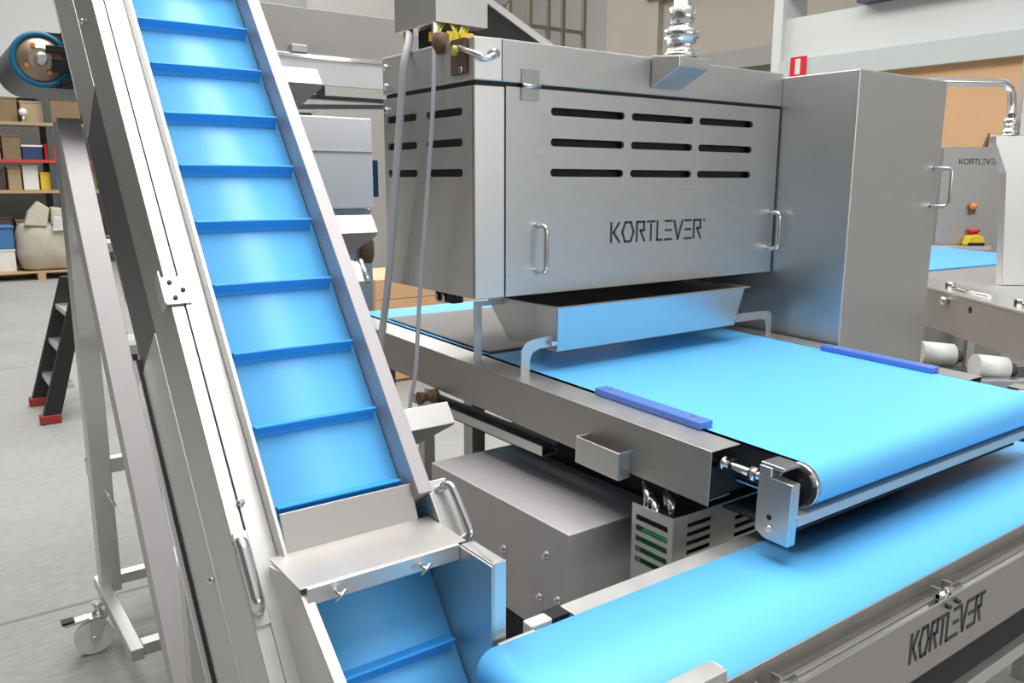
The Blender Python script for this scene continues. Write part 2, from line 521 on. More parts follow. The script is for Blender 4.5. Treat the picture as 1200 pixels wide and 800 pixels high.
# handles
hb = MB(EL).box(0.3875, 0.412, 1.955, 2.115, -0.026, -0.020)
hp_ = obj('handle_plate', hb, STEEL, elev, 0.001)
obj('left_handle', MB(EL).tube(arc([(0.394, 2.090, -0.020), (0.388, 2.090, 0.020), (0.388, 1.980, 0.020), (0.396, 1.980, -0.020)], 0.016), 0.0105, 14), POLISH, elev)
obj('right_handle', MB(EL).tube(arc([(0.765, 2.095, 0.012), (0.780, 2.095, 0.040), (0.785, 1.99, 0.040), (0.772, 1.99, 0.012)], 0.014), 0.0085, 14), POLISH, elev)
for x, u, h, nx in ((0.415, 2.165, -0.025, (0, 0, 1)), (0.3715, 2.075, -0.150, (-1, 0, 0)), (0.3765, 3.36, -0.10, (-1, 0, 0))):
    obj('bolt', MB(EL).lathe((x, u, h), nx, [(0, 0.007), (0.003, 0.007), (0.004, 0.005), (0.008, 0.004)], 10), POLISH, elev)
# three tapered brackets on the right-hand side
for u, wx in ((3.172, 0.847), (2.742, 0.848), (2.272, 0.862)):
    b = MB(EL)
    b.box(0.7455, wx, u - 0.048, u, -0.003, 0.0)
    b.box(wx - 0.003, wx, u - 0.045, u, -0.014, -0.003)
    bo_ = obj('support_bracket', b, STEEL, elev, 0.001)
    obj('bracket_gusset', MB(EL).prism([(0.7455, u - 0.048, -0.003), (wx, u - 0.048, -0.003), (wx, u - 0.048, -0.014), (0.785, u - 0.048, -0.13), (0.7455, u - 0.048, -0.13)], (0, 0.003, 0)), STEEL_SHADE, bo_)
# cover plate above the hopper opening
cv = MB()
cv.box(0.430, 0.735, 1.140, 1.272, 1.031, 1.034)
cv.prism([(0.461, 1.272, 1.031), (0.461, 1.299, 1.094), (0.461, 1.303, 1.094), (0.461, 1.276, 1.031)], (0.254, 0, 0))
obj('cover_plate', cv, STEEL_SHADE, elev, 0.001)
# hopper at the foot
hop = obj('hopper_back_plate', MB().box(0.440, 0.7160, 1.132, 1.1395, 1.006, 1.0345), STEEL, elev, 0.001)
for x in (0.487, 0.640):
    obj('wing_bolt', MB().tube([(x, 1.1315, 1.016), (x, 1.118, 1.016)], 0.003, 8).tube([(x - 0.010, 1.117, 1.008), (x + 0.010, 1.117, 1.024)], 0.0028, 8), POLISH, hop)
hw = MB()
hw.box(0.7195, 0.7225, 1.036, 1.132, 0.79, 1.034); hw.box(0.7225, 0.746, 1.036, 1.039, 0.80, 1.034); hw.box(0.743, 0.746, 1.039, 1.132, 0.84, 1.034)
hw.box(0.7225, 0.743, 1.039, 1.132, 1.031, 1.034)
hw.prism([(0.7165, 1.036, 1.030), (0.7165, 1.258, 1.030), (0.7165, 1.258, 0.965), (0.7165, 0.975, 0.605), (0.7165, 0.975, 0.72), (0.7165, 1.036, 0.82)], (0.003, 0, 0))
obj('hopper_right_wall', hw, STEEL, elev, 0.001)
hl = MB(EL)
hl.prism([(0.433, 2.05, -0.03), (0.433, 2.01, 0.05), (0.433, 1.985, 0.080), (0.433, 1.62, 0.180), (0.433, 1.62, -0.03)], (0.003, 0, 0))
hl.prism([(0.433, 1.985, 0.080), (0.433, 1.62, 0.180), (0.433, 1.62, 0.183), (0.433, 1.985, 0.083)], (0.018, 0, 0))
obj('hopper_left_wall', hl, STEEL, elev, 0.001)
# legs under the trough
for x in (0.43, 0.70):
    obj('leg', MB().box(x - 0.02, x + 0.02, 1.78, 1.82, 0, 1.20), STEEL, elev, 0.002)
    obj('leg', MB().box(x - 0.02, x + 0.02, 1.30, 1.34, 0, 0.62), STEEL, elev, 0.002)

# =================================================================== MOBILE SUPPORT FRAME with castor, left
sf = thing('support_frame', 'slanted grey steel support frame on castors left of the cleated conveyor', 'frame', (0.75, 2.6, 0))


def stringer(x0, x1):
    # top face runs from (y 3.12, z 1.85) to (y 1.86, z 0)
    dy, dz = -1.26, -1.85; L = math.hypot(dy, dz)
    ny, nz = -dz / L * 0.05, dy / L * 0.05   # downward/back thickness
    a = (x0, 3.12, 1.85); b = (x0, 1.86, 0.0)
    return MB().prism([a, b, (x0, b[1] + 0.08, 0), (x0, a[1], a[2] - 0.12)], (x1 - x0, 0, 0))


obj('sloping_beam', stringer(0.44, 0.51), SATIN, sf, 0.002)
obj('sloping_beam', stringer(1.0, 1.065), STEEL, sf, 0.002)
obj('upright', MB().box(0.44, 0.505, 3.121, 3.21, 0.17, 1.84), STEEL, sf, 0.002)
obj('upright', MB().box(1.0, 1.065, 3.121, 3.21, 0.17, 1.84), STEEL, sf, 0.002)
obj('brace', MB().box(0.44, 1.065, 3.20, 3.24, 0.595, 0.65), STEEL, sf, 0.002)
obj('base_beam', MB().box(0.43, 0.47, 2.62, 3.24, 0.155, 0.195), STEEL, sf, 0.002)
obj('base_beam', MB().box(1.03, 1.07, 2.62, 3.24, 0.155, 0.195), STEEL, sf, 0.002)
for y in (3.20, 2.64):
    obj('cross_beam', MB().box(0.47, 1.03, y, y + 0.045, 0.155, 0.195), STEEL, sf, 0.002)
obj('tie_rod', MB().tube([(0.442, 3.22, 0.66), (0.500, 3.08, 0.51)], 0.006, 8), POLISH, sf)
for i, (y, z) in enumerate(((2.95, 1.45), (2.72, 1.15), (2.52, 0.86), (2.32, 0.55), (2.13, 0.28))):
    obj('tread', MB().box(0.505, 1.0, y, y + 0.20, z - 0.03, z), STEEL_V, sf, 0.002)


def castor(x, y, name='castor'):
    c = obj(name, MB().cyl((x, y - 0.016, 0.062), (x, y + 0.016, 0.062), 0.062, 28), WHITEP, sf, 0.004)
    c['label'] = 'grey castor wheel'
    f = MB()
    f.prism([(x - 0.012, y - 0.024, 0.055), (x + 0.012, y - 0.024, 0.055), (x + 0.045, y - 0.024, 0.135), (x - 0.005, y - 0.024, 0.135)], (0, 0.004, 0))
    f.prism([(x - 0.012, y + 0.020, 0.055), (x + 0.012, y + 0.020, 0.055), (x + 0.045, y + 0.020, 0.135), (x - 0.005, y + 0.020, 0.135)], (0, 0.004, 0))
    f.box(x - 0.01, x + 0.05, y - 0.024, y + 0.024, 0.133, 0.140)
    f.cyl((x, y - 0.03, 0.062), (x, y + 0.03, 0.062), 0.010, 12)
    obj('fork', f, ALU, c)
    obj('stem', MB().lathe((x + 0.022, y, 0.138), (0, 0, 1), [(0, 0.02), (0.012, 0.02), (0.014, 0.012), (0.04, 0.012), (0.042, 0.018), (0.05, 0.018)], 12).box(x + 0.01, x + 0.09, y - 0.02, y + 0.02, 0.176, 0.186), POLISH, c)
    obj('brake_pedal', MB().prism([(x - 0.085, y - 0.02, 0.128), (x - 0.01, y - 0.02, 0.138), (x - 0.01, y - 0.02, 0.144), (x - 0.09, y - 0.02, 0.138)], (0, 0.04, 0)), ALU, c)
    obj('brake_pad', MB().box(x - 0.095, x - 0.055, y - 0.018, y + 0.018, 0.139, 0.147), BLACK, c)


castor(0.385, 3.04)
castor(1.13, 3.04)

# =================================================================== MAIN CONVEYOR (pitched up slightly along y)
TT = 0.025


def TI(p):
    x, y, z = p
    return Vector((x, y - (z - 1.095) * TT, z + TT * (y - 0.888)))


main = thing('main_conveyor', 'wide flat blue belt conveyor running out from under the stainless hood', 'conveyor', (1.9, 1.9, 0))
BX0, BX1 = 1.412, 2.392
YR0, YR1, RR = 0.938, 2.93, 0.046
pr = []
for k in range(17):
    t = math.pi * 1.5 - math.pi * k / 16
    pr.append((YR0 + RR * math.cos(t), 1.095 - RR + RR * math.sin(t)))
for k in range(17):
    t = math.pi / 2 - math.pi * k / 16
    pr.append((YR1 + RR * math.cos(t), 1.095 - RR + RR * math.sin(t)))
n = len(pr)
ring = lambda x: [(x, u, h) for u, h in pr]
mb = MB(TI)
mb.add(ring(BX0) + ring(BX1), [(i, (i + 1) % n, n + (i + 1) % n, n + i) for i in range(n)], True)
obj('belt', mb, BELT, main)
bed = MB(TI).box(BX0 + 0.004, BX1 - 0.004, YR0 + 0.06, YR1 - 0.06, 1.011, 1.088)
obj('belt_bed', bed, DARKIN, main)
for y in (YR0, YR1):
    obj('end_roller', MB(TI).cyl((BX0 + 0.002, y, 1.049), (BX1 - 0.002, y, 1.049), RR - 0.002, 32), STEEL, main)
# side frames: plate with flanged top
for x0, x1, xi in ((1.305, 1.309, 1.398), (2.482, 2.478, 2.402)):
    s_ = MB(TI)
    s_.box(min(x0, x1), max(x0, x1), 1.083, 2.90, 0.972, 1.092)
    s_.box(min(x1, xi), max(x1, xi), 1.10, 2.90, 0.972, 0.976)
    so_ = obj('side_frame', s_, STEEL_SHADE, main, 0.0015)
    obj('top_flange', MB(TI).box(min(x0, xi), max(x0, xi), 1.083, 2.90, 1.0922, 1.0945), STEEL, so_, 0.001)
# dark strip between flange and belt edge
# translucent guide bars
for x0, x1, y0, y1 in ((1.392, 1.434, 1.190, 1.545), (2.372, 2.414, 1.175, 1.545)):
    g = MB(TI).box(x0, x1, y0, y1, 1.0955, 1.113)
    go = obj('belt_guide', g, GUIDE, main, 0.003)
    go['label'] = 'translucent blue guide bar'
    for yy in (y0 + 0.04, y1 - 0.04):
        obj('screw', MB(TI).cyl(((x0 + x1) / 2, yy, 1.1132), ((x0 + x1) / 2, yy, 1.1155), 0.006, 12), POLISH, go)
# tension blocks, rods and bearings at the front roller
for sx, xo in ((1, 1.335), (-1, 2.47)):
    X = lambda d: xo + sx * d
    bx = lambda m_, a, b, *q: m_.box(min(X(a), X(b)), max(X(a), X(b)), *q)
    bk = MB(TI)
    bk.prism([(X(0), 0.905, 1.072), (X(0), 0.985, 1.072), (X(0), 0.985, 0.955), (X(0), 0.960, 0.942), (X(0), 0.905, 0.942)], (sx * 0.026, 0, 0))
    bko = obj('tension_block', bk, MILL, main, 0.002)
    obj('bolt_hole', MB(TI).cyl((X(-0.0008), 0.952, 0.990), (X(0.001), 0.952, 0.990), 0.006, 12), BLACK, bko)
    obj('screw', MB(TI).lathe((X(-0.005), 0.950, 0.966), (sx, 0, 0), [(0, 0.006), (0.004, 0.008), (0.006, 0.008)], 12), POLISH, bko)
    rd = MB(TI)
    rd.cyl((X(0.012), 0.985, 1.062), (X(0.012), 1.12, 1.062), 0.0085, 14)
    for yy in (0.995, 1.075):
        rd.lathe((X(0.012), yy, 1.062), (0, 1, 0), [(0, 0.016), (0.016, 0.016)], 6)
    obj('tension_rod', rd, POLISH, main)
    be = MB(TI)
    be.cyl((X(0.026), YR0, 1.049), (X(0.062), YR0, 1.049), 0.0145, 16)
    be.lathe((X(0.062), YR0, 1.049), (sx, 0, 0), [(0, 0.047), (0.013, 0.047)], 28)
    obj('roller_bearing', be, POLISH, main)
    obj('bearing_seal', MB(TI).lathe((X(0.0595), YR0, 1.049), (sx, 0, 0), [(0, 0.036), (0.002, 0.036)], 24), BLACK, main)
    bp = MB(TI)
    bx(bp, 0.004, 0.060, 0.93, 0.985, 1.090, 1.098); bx(bp, 0.0, 0.03, 0.955, 0.985, 1.072, 1.092)
    obj('top_clamp', bp, MILL, main, 0.002)
obj('scraper_bar', MB(TI).box(1.362, 2.444, 0.905, 0.935, 0.978, 1.000), STEEL_V, main, 0.002)
obj('catch_plate', MB(TI).box(1.40, 2.42, 0.95, 1.12, 0.936, 0.941), DARKIN, main)
cp = MB(TI)
cp.box(1.32, 2.47, 1.10, 1.115, 0.98, 1.05)
obj('cross_member', cp, DARKIN, main)
obj('dark_underframe_block', MB(TI).box(1.48, 2.40, 1.30, 2.02, 0.25, 0.962), DARKIN, main)  # dark block added to hide the bright floor and darken the underside
# handle bracket on the side plate
hd = MB(TI)
hd.box(1.268, 1.305, 1.462, 1.466, 0.962, 1.028); hd.box(1.268, 1.305, 1.315, 1.319, 0.962, 1.028); hd.box(1.264, 1.268, 1.315, 1.466, 0.962, 1.028)
obj('bracket', hd, STEEL, main, 0.002)
for x in (1.42, 2.44):
    for y in (2.15, 2.75):
        obj('leg', MB().box(x - 0.025, x + 0.025, y - 0.025, y + 0.025, 0, 0.985 + TT * (y - 0.888)), STEEL, main, 0.002)
obj('pneumatic_valve', MB().lathe((1.304, 2.19, 0.985), (-1, 0, 0), [(0, 0.022), (0.02, 0.022), (0.022, 0.014), (0.05, 0.014), (0.052, 0.02), (0.065, 0.02)], 12), BROWNM, main)

# =================================================================== HOOD
hood = thing('dosing_hood', 'large stainless hood with vent slots and dark lettering above the wide belt', 'hood', (1.87, 2.1, 1.34))
HX0, HX1, HY0, HY1 = 1.233, 2.498, 1.85, 2.362
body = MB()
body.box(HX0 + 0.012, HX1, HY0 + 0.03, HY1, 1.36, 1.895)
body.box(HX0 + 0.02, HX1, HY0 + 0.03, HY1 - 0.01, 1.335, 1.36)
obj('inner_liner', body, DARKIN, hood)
# left side plate with slots
pl_ = MB().box(HX0, HX0 + 0.010, HY0 + 0.020, HY1, 1.335, 1.895)
ho = MB()
for z in (1.832, 1.752, 1.672):
    for c, w in ((2.01, 0.19), (2.25, 0.18)):
        ho.prism([(HX0 - 0.02, y, zz) for y, zz in capsule(c, z, w, 0.021)], (0.05, 0, 0))
cut_plate('left_side_panel', pl_, ho, STEEL, hood)
obj('front_corner_panel', MB().prism([(HX0, 1.8575, 1.335), (1.325, 1.8505, 1.335), (1.325, 1.861, 1.335), (HX0 + 0.004, 1.870, 1.335)], (0, 0, 0.56)), STEEL, hood, 0.002)
# door with nine slots
dr = MB().box(1.329, HX1, HY0, HY0 + 0.010, 1.335, 1.897)
ho = MB()
for z in (1.840, 1.757, 1.674):
    for c, w in ((1.622, 0.280), (1.926, 0.270), (2.223, 0.268)):
        ho.prism([(x, HY0 - 0.02, zz) for x, zz in capsule(c, z, w, 0.022)], (0, 0.05, 0))
door = cut_plate('front_door', dr, ho, STEEL, hood)
obj('logo_lettering', lettering("KORTLEVER'", (1.715, 1.8500, 1.470), (1, 0, 0), (0, 0, 1), (0, -1, 0), 0.420, 0.058), ENGRAVE, door)['label'] = 'dark engraved lettering'
obj('left_door_handle', bow((1.437, 1.85, 1.528), (1.437, 1.85, 1.400), (0, -0.042, 0), 0.0075, 0.018), POLISH, door)
obj('right_door_handle', bow((2.475, 1.85, 1.545), (2.475, 1.85, 1.420), (0, -0.042, 0), 0.0075, 0.018), POLISH, door)
# lid
ld = MB()
ld.box(1.315, HX1 + 0.006, HY0 - 0.002, HY1, 1.907, 2.016)
ld.prism([(HX0 - 0.002, 1.8555, 1.907), (1.315, 1.848, 1.907), (1.315, HY1, 1.907), (HX0 - 0.002, HY1, 1.907)], (0, 0, 0.109))
obj('lid', ld, STEEL, hood, 0.004)
obj('lid_seal', MB().box(HX0 + 0.006, HX1, HY0 + 0.008, HY1 - 0.01, 1.895, 1.907), BLACK, hood)
obj('lid_seam', MB().box(1.3135, 1.3150, HY0 - 0.0035, HY0 - 0.0005, 1.909, 2.013), DARKIN, hood)
hg = MB()
hg.box(1.377, 1.437, 1.8445, 1.8475, 1.905, 1.945); hg.box(1.377, 1.437, 1.8445, 1.8495, 1.865, 1.897)
hg.cyl((1.377, 1.842, 1.901), (1.437, 1.842, 1.901), 0.006, 10)
obj('hinge', hg, MILL, hood)
obj('lid_hook', MB().tube(arc([(1.215, 1.90, 1.990), (1.235, 1.845, 1.968), (1.262, 1.838, 1.960), (1.285, 1.838, 1.972), (1.287, 1.850, 1.975)], 0.02), 0.008, 10), POLISH, hood)
obj('hook_knob', MB().lathe((1.287, 1.848, 1.975), (0, -1, 0), [(0, 0.013), (0.012, 0.013), (0.016, 0.008)], 14), POLISH, hood)
cr_ = MB()
cr_.box(1.222, 1.231, 1.885, 1.955, 1.925, 2.015)
cb = obj('corner_bracket', cr_, BROWNM, hood, 0.002)
obj('corner_bolt', MB().lathe((1.222, 1.925, 1.985), (-1, 0, 0), [(0, 0.014), (0.008, 0.014), (0.012, 0.008)], 12), YTAG, cb)
obj('corner_bolt', MB().lathe((1.222, 1.90, 1.935), (-1, 0, 0), [(0, 0.008), (0.006, 0.008)], 10), POLISH, cb)
sc_ = MB()
for z in (1.86, 1.93, 1.985):
    sc_.lathe((1.233, 2.335, z), (-1, 0, 0), [(0, 0.010), (0.006, 0.010), (0.010, 0.006)], 10)
obj('side_bolts', sc_, POLISH, hood)
lk = MB()
lk.box(2.425, 2.475, 2.12, 2.30, 1.0955 + TT * 1.412, 1.335); lk.box(2.30, 2.425, 2.10, 2.34, 1.19, 1.335)
obj('lower_linkage', lk, DARKIN, hood)
# rocker sensor below the left rear corner
sn = MB().box(1.26, 1.30, 2.02, 2.10, 1.300, 1.3345)
sno = obj('sensor', sn, BLACK, hood, 0.004)
obj('sensor_clip', MB().tube(arc([(1.258, 2.10, 1.33), (1.256, 2.10, 1.302), (1.256, 2.06, 1.302), (1.256, 2.06, 1.33)], 0.012), 0.005, 8), POLISH, sno)

# steam bracket + fitting on the lid
dk = thing('pipe_bracket', 'wedge shaped steel bracket with ribbed pipe fitting on the hood front edge', 'bracket', (1.93, 1.79, 1.925))
wx0, wx1 = 1.862, 1.992
obj('wedge_box', MB().prism([(wx0, 1.846, 1.927), (wx0, 1.735, 1.978), (wx0, 1.735, 2.008), (wx0, 1.846, 2.020)], (wx1 - wx0, 0, 0)), STEEL, dk, 0.003)
ft = MB().lathe((1.930, 1.792, 2.012), (0, 0, 1), [(0, 0.052), (0.012, 0.052), (0.014, 0.044), (0.050, 0.044), (0.054, 0.054), (0.078, 0.054), (0.082, 0.040), (0.095, 0.036), (0.098, 0.040), (0.140, 0.040), (0.145, 0.027), (0.52, 0.026)], 12)
obj('pipe_fitting', ft, POLISH, dk)

# =================================================================== CONTROL CABINET
cab = thing('control_cabinet', 'tall plain stainless cabinet with bow handle standing right of the hood', 'cabinet', (2.77, 1.72, 0))
cbm = MB().box(2.506, 3.06, 1.563, 2.20, 0.08, 2.004)
obj('cabinet_body', cbm, STEEL, cab, 0.004)
obj('door_handle', bow((3.022, 1.563, 1.700), (3.022, 1.563, 1.565), (0.028, -0.05, 0), 0.0075, 0.02), POLISH, cab)
for x in (2.54, 3.02):
    for y in (1.60, 2.16):
        obj('foot', MB().lathe((x, y, 0), (0, 0, 1), [(0, 0.03), (0.015, 0.03), (0.02, 0.012), (0.082, 0.012)], 14), POLISH, cab)

# =================================================================== FUNNEL TRAY
tray = thing('funnel_tray', 'shallow stainless funnel tray on arched legs below the hood', 'tray', (1.88, 1.9, 1.11))
t0, t1, tz0, tz1 = 1.445, 2.255, 1.178, 1.305
ty0, ty1 = 1.765, 2.12
fr = MB()


def slab(m_, a, b, c, d, nrm, th=0.003):
    nrm = Vector(nrm).normalized() * th
    m_.prism([a, b, c, d], nrm)


b0, b1, by0, by1 = t0 + 0.015, t1 - 0.02, ty0 + 0.02, ty1 - 0.10
slab(fr, (t0, ty0, tz1), (t1, ty0, tz1), (b1, by0, tz0), (b0, by0, tz0), (0, 1, 0))
slab(fr, (t0, ty1, tz1), (t1, ty1, tz1), (b1, by1, tz0), (b0, by1, tz0), (0, -1, 0))
slab(fr, (t0, ty0, tz1), (t0, ty1, tz1), (b0, by1, tz0), (b0, by0, tz0), (1, 0, 0))
slab(fr, (t1, ty0, tz1), (t1, ty1, tz1), (b1, by1, tz0), (b1, by0, tz0), (-1, 0, 0))
obj('tray_walls', fr, MILL, tray)
rim = MB()
rim.box(t0 - 0.012, t1 + 0.012, ty0 - 0.012, ty0, tz1 - 0.002, tz1 + 0.002); rim.box(t0 - 0.012, t0, ty0, ty1, tz1 - 0.002, tz1 + 0.002); rim.box(t1, t1 + 0.012, ty0, ty1, tz1 - 0.002, tz1 + 0.002)
obj('tray_rim', rim, MILL, tray)
obj('tray_floor', MB().box(b0, b1, by0, by1, tz0 - 0.003, tz0), MILL, tray)


def arch(pts, y):
    return MB().prism([(x, y, z) for x, z in pts], (0, 0.006, 0))


lz = 1.0925 + TT * (1.80 - 0.888)
ll = [(1.345, lz), (1.375, lz), (1.376, 1.160), (1.385, 1.178), (1.405, 1.187), (1.47, 1.190), (1.47, 1.222), (1.39, 1.216), (1.362, 1.208), (1.347, 1.190)]
obj('left_leg', arch(ll, 1.798), STEEL, tray, 0.001)
lr = [(2.455, lz), (2.430, lz), (2.428, 1.160), (2.418, 1.172), (2.395, 1.178), (2.22, 1.180), (2.22, 1.208), (2.405, 1.206), (2.435, 1.204), (2.453, 1.190)]
obj('right_leg', arch(lr, 1.798), STEEL, tray, 0.001)
lz2 = 1.0925 + TT * (2.02 - 0.888)
obj('rear_strap', arch([(1.337, lz2), (1.364, lz2), (1.364, 1.285), (1.45, 1.285), (1.45, 1.300), (1.337, 1.300)], 2.02), STEEL, tray, 0.001)
obj('right_leg', arch([(x, z + 0.0053) for x, z in lr], 2.010), STEEL, tray, 0.001)
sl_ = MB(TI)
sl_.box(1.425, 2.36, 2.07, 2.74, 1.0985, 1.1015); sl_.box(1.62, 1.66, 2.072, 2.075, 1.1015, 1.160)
obj('rear_slide_plate', sl_, PLATE_SHADE, tray, 0.001)
for x in (1.455, 2.235):
    obj('wing_bolt', MB().cyl((x, 1.797, 1.200), (x, 1.780, 1.200), 0.004, 8).box(x - 0.014, x + 0.014, 1.783, 1.787, 1.194, 1.206), POLISH, tray)

# =================================================================== CABLE BOX above, with cables
cbx = thing('junction_box', 'plain steel junction box hanging above the left corner of the hood', 'box', (1.34, 2.2, 2.0))
obj('box_body', MB().box(1.25, 1.424, 2.072, 2.312, 2.082, 2.62), STEEL, cbx, 0.003)
obj('mounting_post', MB().box(1.29, 1.36, 2.17, 2.24, 2.016, 2.082), DARKIN, cbx)
for x, y in ((1.30, 2.16), (1.275, 2.28)):
    gl = MB().lathe((x, y, 2.05), (0, 0, 1), [(0, 0.012), (0.033, 0.012)], 10)
    obj('cable_gland', gl, YEL, cbx)

wr = MB()
random.seed(8)
for i in range(9):
    x = 1.262 + 0.014 * i; y = 2.085 + 0.006 * (i % 3)
    wr.tube(arc([(x, y, 2.085), (x - 0.02 + random.uniform(-.02, .02), y - 0.03, 2.05), (x + random.uniform(-.03, .02), y - 0.01, 2.03), (x + 0.01, y + 0.02, 2.018)], 0.02, 3), 0.004, 6)
obj('loose_wires', wr, YTAG, cbx)
for x, y in ((1.27, 2.13), (1.30, 2.085), (1.345, 2.08)):
    obj('wire_tag', MB().box(x - 0.02, x + 0.02, y - 0.022, y - 0.018, 2.035, 2.06), YEL, cbx)
mo = MB().lathe((1.232, 2.02, 1.99), (0, 0, 1), [(0, 0.02), (0.02, 0.024), (0.05, 0.024), (0.055, 0.012)], 14)
obj('connector', mo, BROWNM, cbx)


def cable(name, label, path, r_):
    o = obj(name, MB().tube(arc(path, 0.12, 6), r_, 10), CABLE)
    return tag(o, label, 'cable', None)


cable('cable', 'thick grey cable hanging nearest the blue cleated conveyor', [(1.264, 2.245, 2.081), (1.236, 2.20, 2.045), (1.208, 2.18, 1.99), (1.205, 2.20, 1.867), (1.205, 2.256, 1.579), (1.205, 2.307, 1.341), (1.205, 2.364, 1.156), (1.21, 2.42, 0.90), (1.24, 2.50, 0.60)], 0.0115)
cable('cable', 'thin grey cable hanging down the hood side near the vent slots', [(1.256, 2.088, 2.081), (1.235, 2.05, 2.05), (1.212, 2.02, 2.0), (1.205, 2.017, 1.86), (1.205, 2.063, 1.583), (1.205, 2.110, 1.335), (1.205, 2.145, 1.07), (1.20, 2.175, 0.984), (1.20, 2.21, 0.70)], 0.0065)

# =================================================================== CROSS CONVEYOR in the foreground
xc = thing('cross_conveyor', 'low blue belt conveyor with lettered side plate across the front right corner', 'conveyor', (1.4, 0.87, 0))
CX0, CX1, CY0, CY1, CB, CR = 0.705, 3.2, 0.731, 1.016, 0.90, 0.033
pr = []
for k in range(13):
    t = math.pi * 1.5 - math.pi * k / 12
    pr.append((CX0 + CR * math.cos(t), CB - CR + CR * math.sin(t)))
for k in range(13):
    t = math.pi / 2 - math.pi * k / 12
    pr.append((CX1 + CR * math.cos(t), CB - CR + CR * math.sin(t)))
n = len(pr)
ring = lambda y: [(u, y, h) for u, h in pr]
mb = MB()
mb.add(ring(CY0) + ring(CY1), [(i, (i + 1) % n, n + (i + 1) % n, n + i) for i in range(n)], True)
mb.add(ring(CY0), [tuple(range(n))]); mb.add(ring(CY1), [tuple(range(n - 1, -1, -1))])
obj('belt', mb, BELT, xc)
# rear rail
rr_ = MB()
rr_.box(0.885, 3.2, 1.018, 1.062, 0.893, 0.897); rr_.box(0.885, 3.2, 1.058, 1.062, 0.78, 0.893)
obj('rear_rail', rr_, STEEL_V, xc, 0.001)
rt = MB()
rt.box(0.80, 0.885, 1.035, 1.062, 0.868, 0.896)
rto = obj('rear_tension_block', rt, WHITEP, xc, 0.003)
obj('block_slot', MB().box(0.845, 0.882, 1.032, 1.064, 0.8865, 0.8975), BLACK, rto)
obj('rear_bearing_plate', MB().box(0.722, 0.80, 1.022, 1.030, 0.80, 0.895), STEEL, xc, 0.002)
# front rail (stepped) and side plate
f1 = MB()
f1.box(0.93, 3.2, 0.7255, 0.7290, 0.80, 0.9025)
f1.box(0.93, 3.2, 0.712, 0.7255, 0.80, 0.857)
obj('inner_front_rail', f1, STEEL_SHADE, xc, 0.001)
obj('rail_gap', MB().box(0.93, 3.2, 0.702, 0.712, 0.80, 0.850), DARKIN, xc)
f2 = MB()
f2.box(0.93, 3.2, 0.690, 0.694, 0.730, 0.864)
sp = obj('front_side_plate', f2, STEEL_SHADE, xc, 0.001)
obj('plate_top_edge', MB().box(0.93, 3.2, 0.689, 0.700, 0.8645, 0.869), POLISH, sp, 0.001)
obj('logo_lettering', lettering("KORTLEVER'", (1.416, 0.690, 0.774), (1, 0, 0), (0, 0, 1), (0, -1, 0), 0.285, 0.058), ENGRAVE, sp)['label'] = 'dark engraved lettering'
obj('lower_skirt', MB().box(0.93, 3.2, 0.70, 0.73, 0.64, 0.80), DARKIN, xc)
obj('lower_beam', MB().box(0.80, 3.2, 0.680, 0.715, 0.620, 0.650), STEEL, xc, 0.002)
for lx in (1.015, 1.545):
    la = MB()
    la.box(lx - 0.03, lx - 0.027, 0.694, 0.712, 0.868, 0.892); la.box(lx + 0.012, lx + 0.015, 0.694, 0.712, 0.868, 0.892)
    la.cyl((lx - 0.03, 0.696, 0.875), (lx + 0.055, 0.696, 0.875), 0.005, 10)
    la.cyl((lx - 0.006, 0.692, 0.868), (lx - 0.006, 0.692, 0.888), 0.0045, 8)
    la.box(lx + 0.012, lx + 0.060, 0.691, 0.704, 0.868, 0.873)
    lo_ = obj('toggle_latch', la, POLISH, xc)
    for dx in (-0.006, 0.03):
        obj('latch_peg', MB().cyl((lx + dx, 0.690, 0.852), (lx + dx, 0.681, 0.852), 0.005, 8), ENGRAVE, lo_)
# guide plate at the near left
gp = MB()
gp.box(0.60, 0.928, 0.718, 0.7285, 0.84, 0.930)
gp.box(0.60, 0.928, 0.7285, 0.752, 0.926, 0.930)
obj('guide_plate', gp, STEEL, xc, 0.0015)
obj('front_bearing_plate', MB().box(0.65, 0.93, 0.700, 0.7165, 0.78, 0.885), STEEL, xc, 0.002)
for x in (0.98, 2.9):
    for y in (0.70, 1.04):
        obj('leg', MB().box(x - 0.02, x + 0.02, y - 0.018, y + 0.018, 0, 0.80), STEEL, xc, 0.002)
obj('stretcher', MB().box(0.98, 2.9, 0.69, 0.72, 0.30, 0.33), STEEL, xc, 0.002)

# =================================================================== MOTOR COVER BOX
mc = thing('motor_cover', 'plain folded steel box between the cleated conveyor and wide conveyor side', 'box', (1.315, 1.68, 0))
mcb = obj('cover', MB().box(1.160, 1.468, 1.364, 1.985, 0.56, 0.850), SATIN, mc, 0.003)
for y, z in ((1.445, 0.770), (1.40, 0.672), (1.47, 0.65), (1.62, 0.72)):
    obj('bolt', MB().lathe((1.160, y, z), (-1, 0, 0), [(0, 0.011), (0.003, 0.011), (0.004, 0.007), (0.012, 0.006)], 10), POLISH, mc)
obj('pedestal', MB().box(1.20, 1.43, 1.42, 1.93, 0, 0.56), DARKIN, mc)

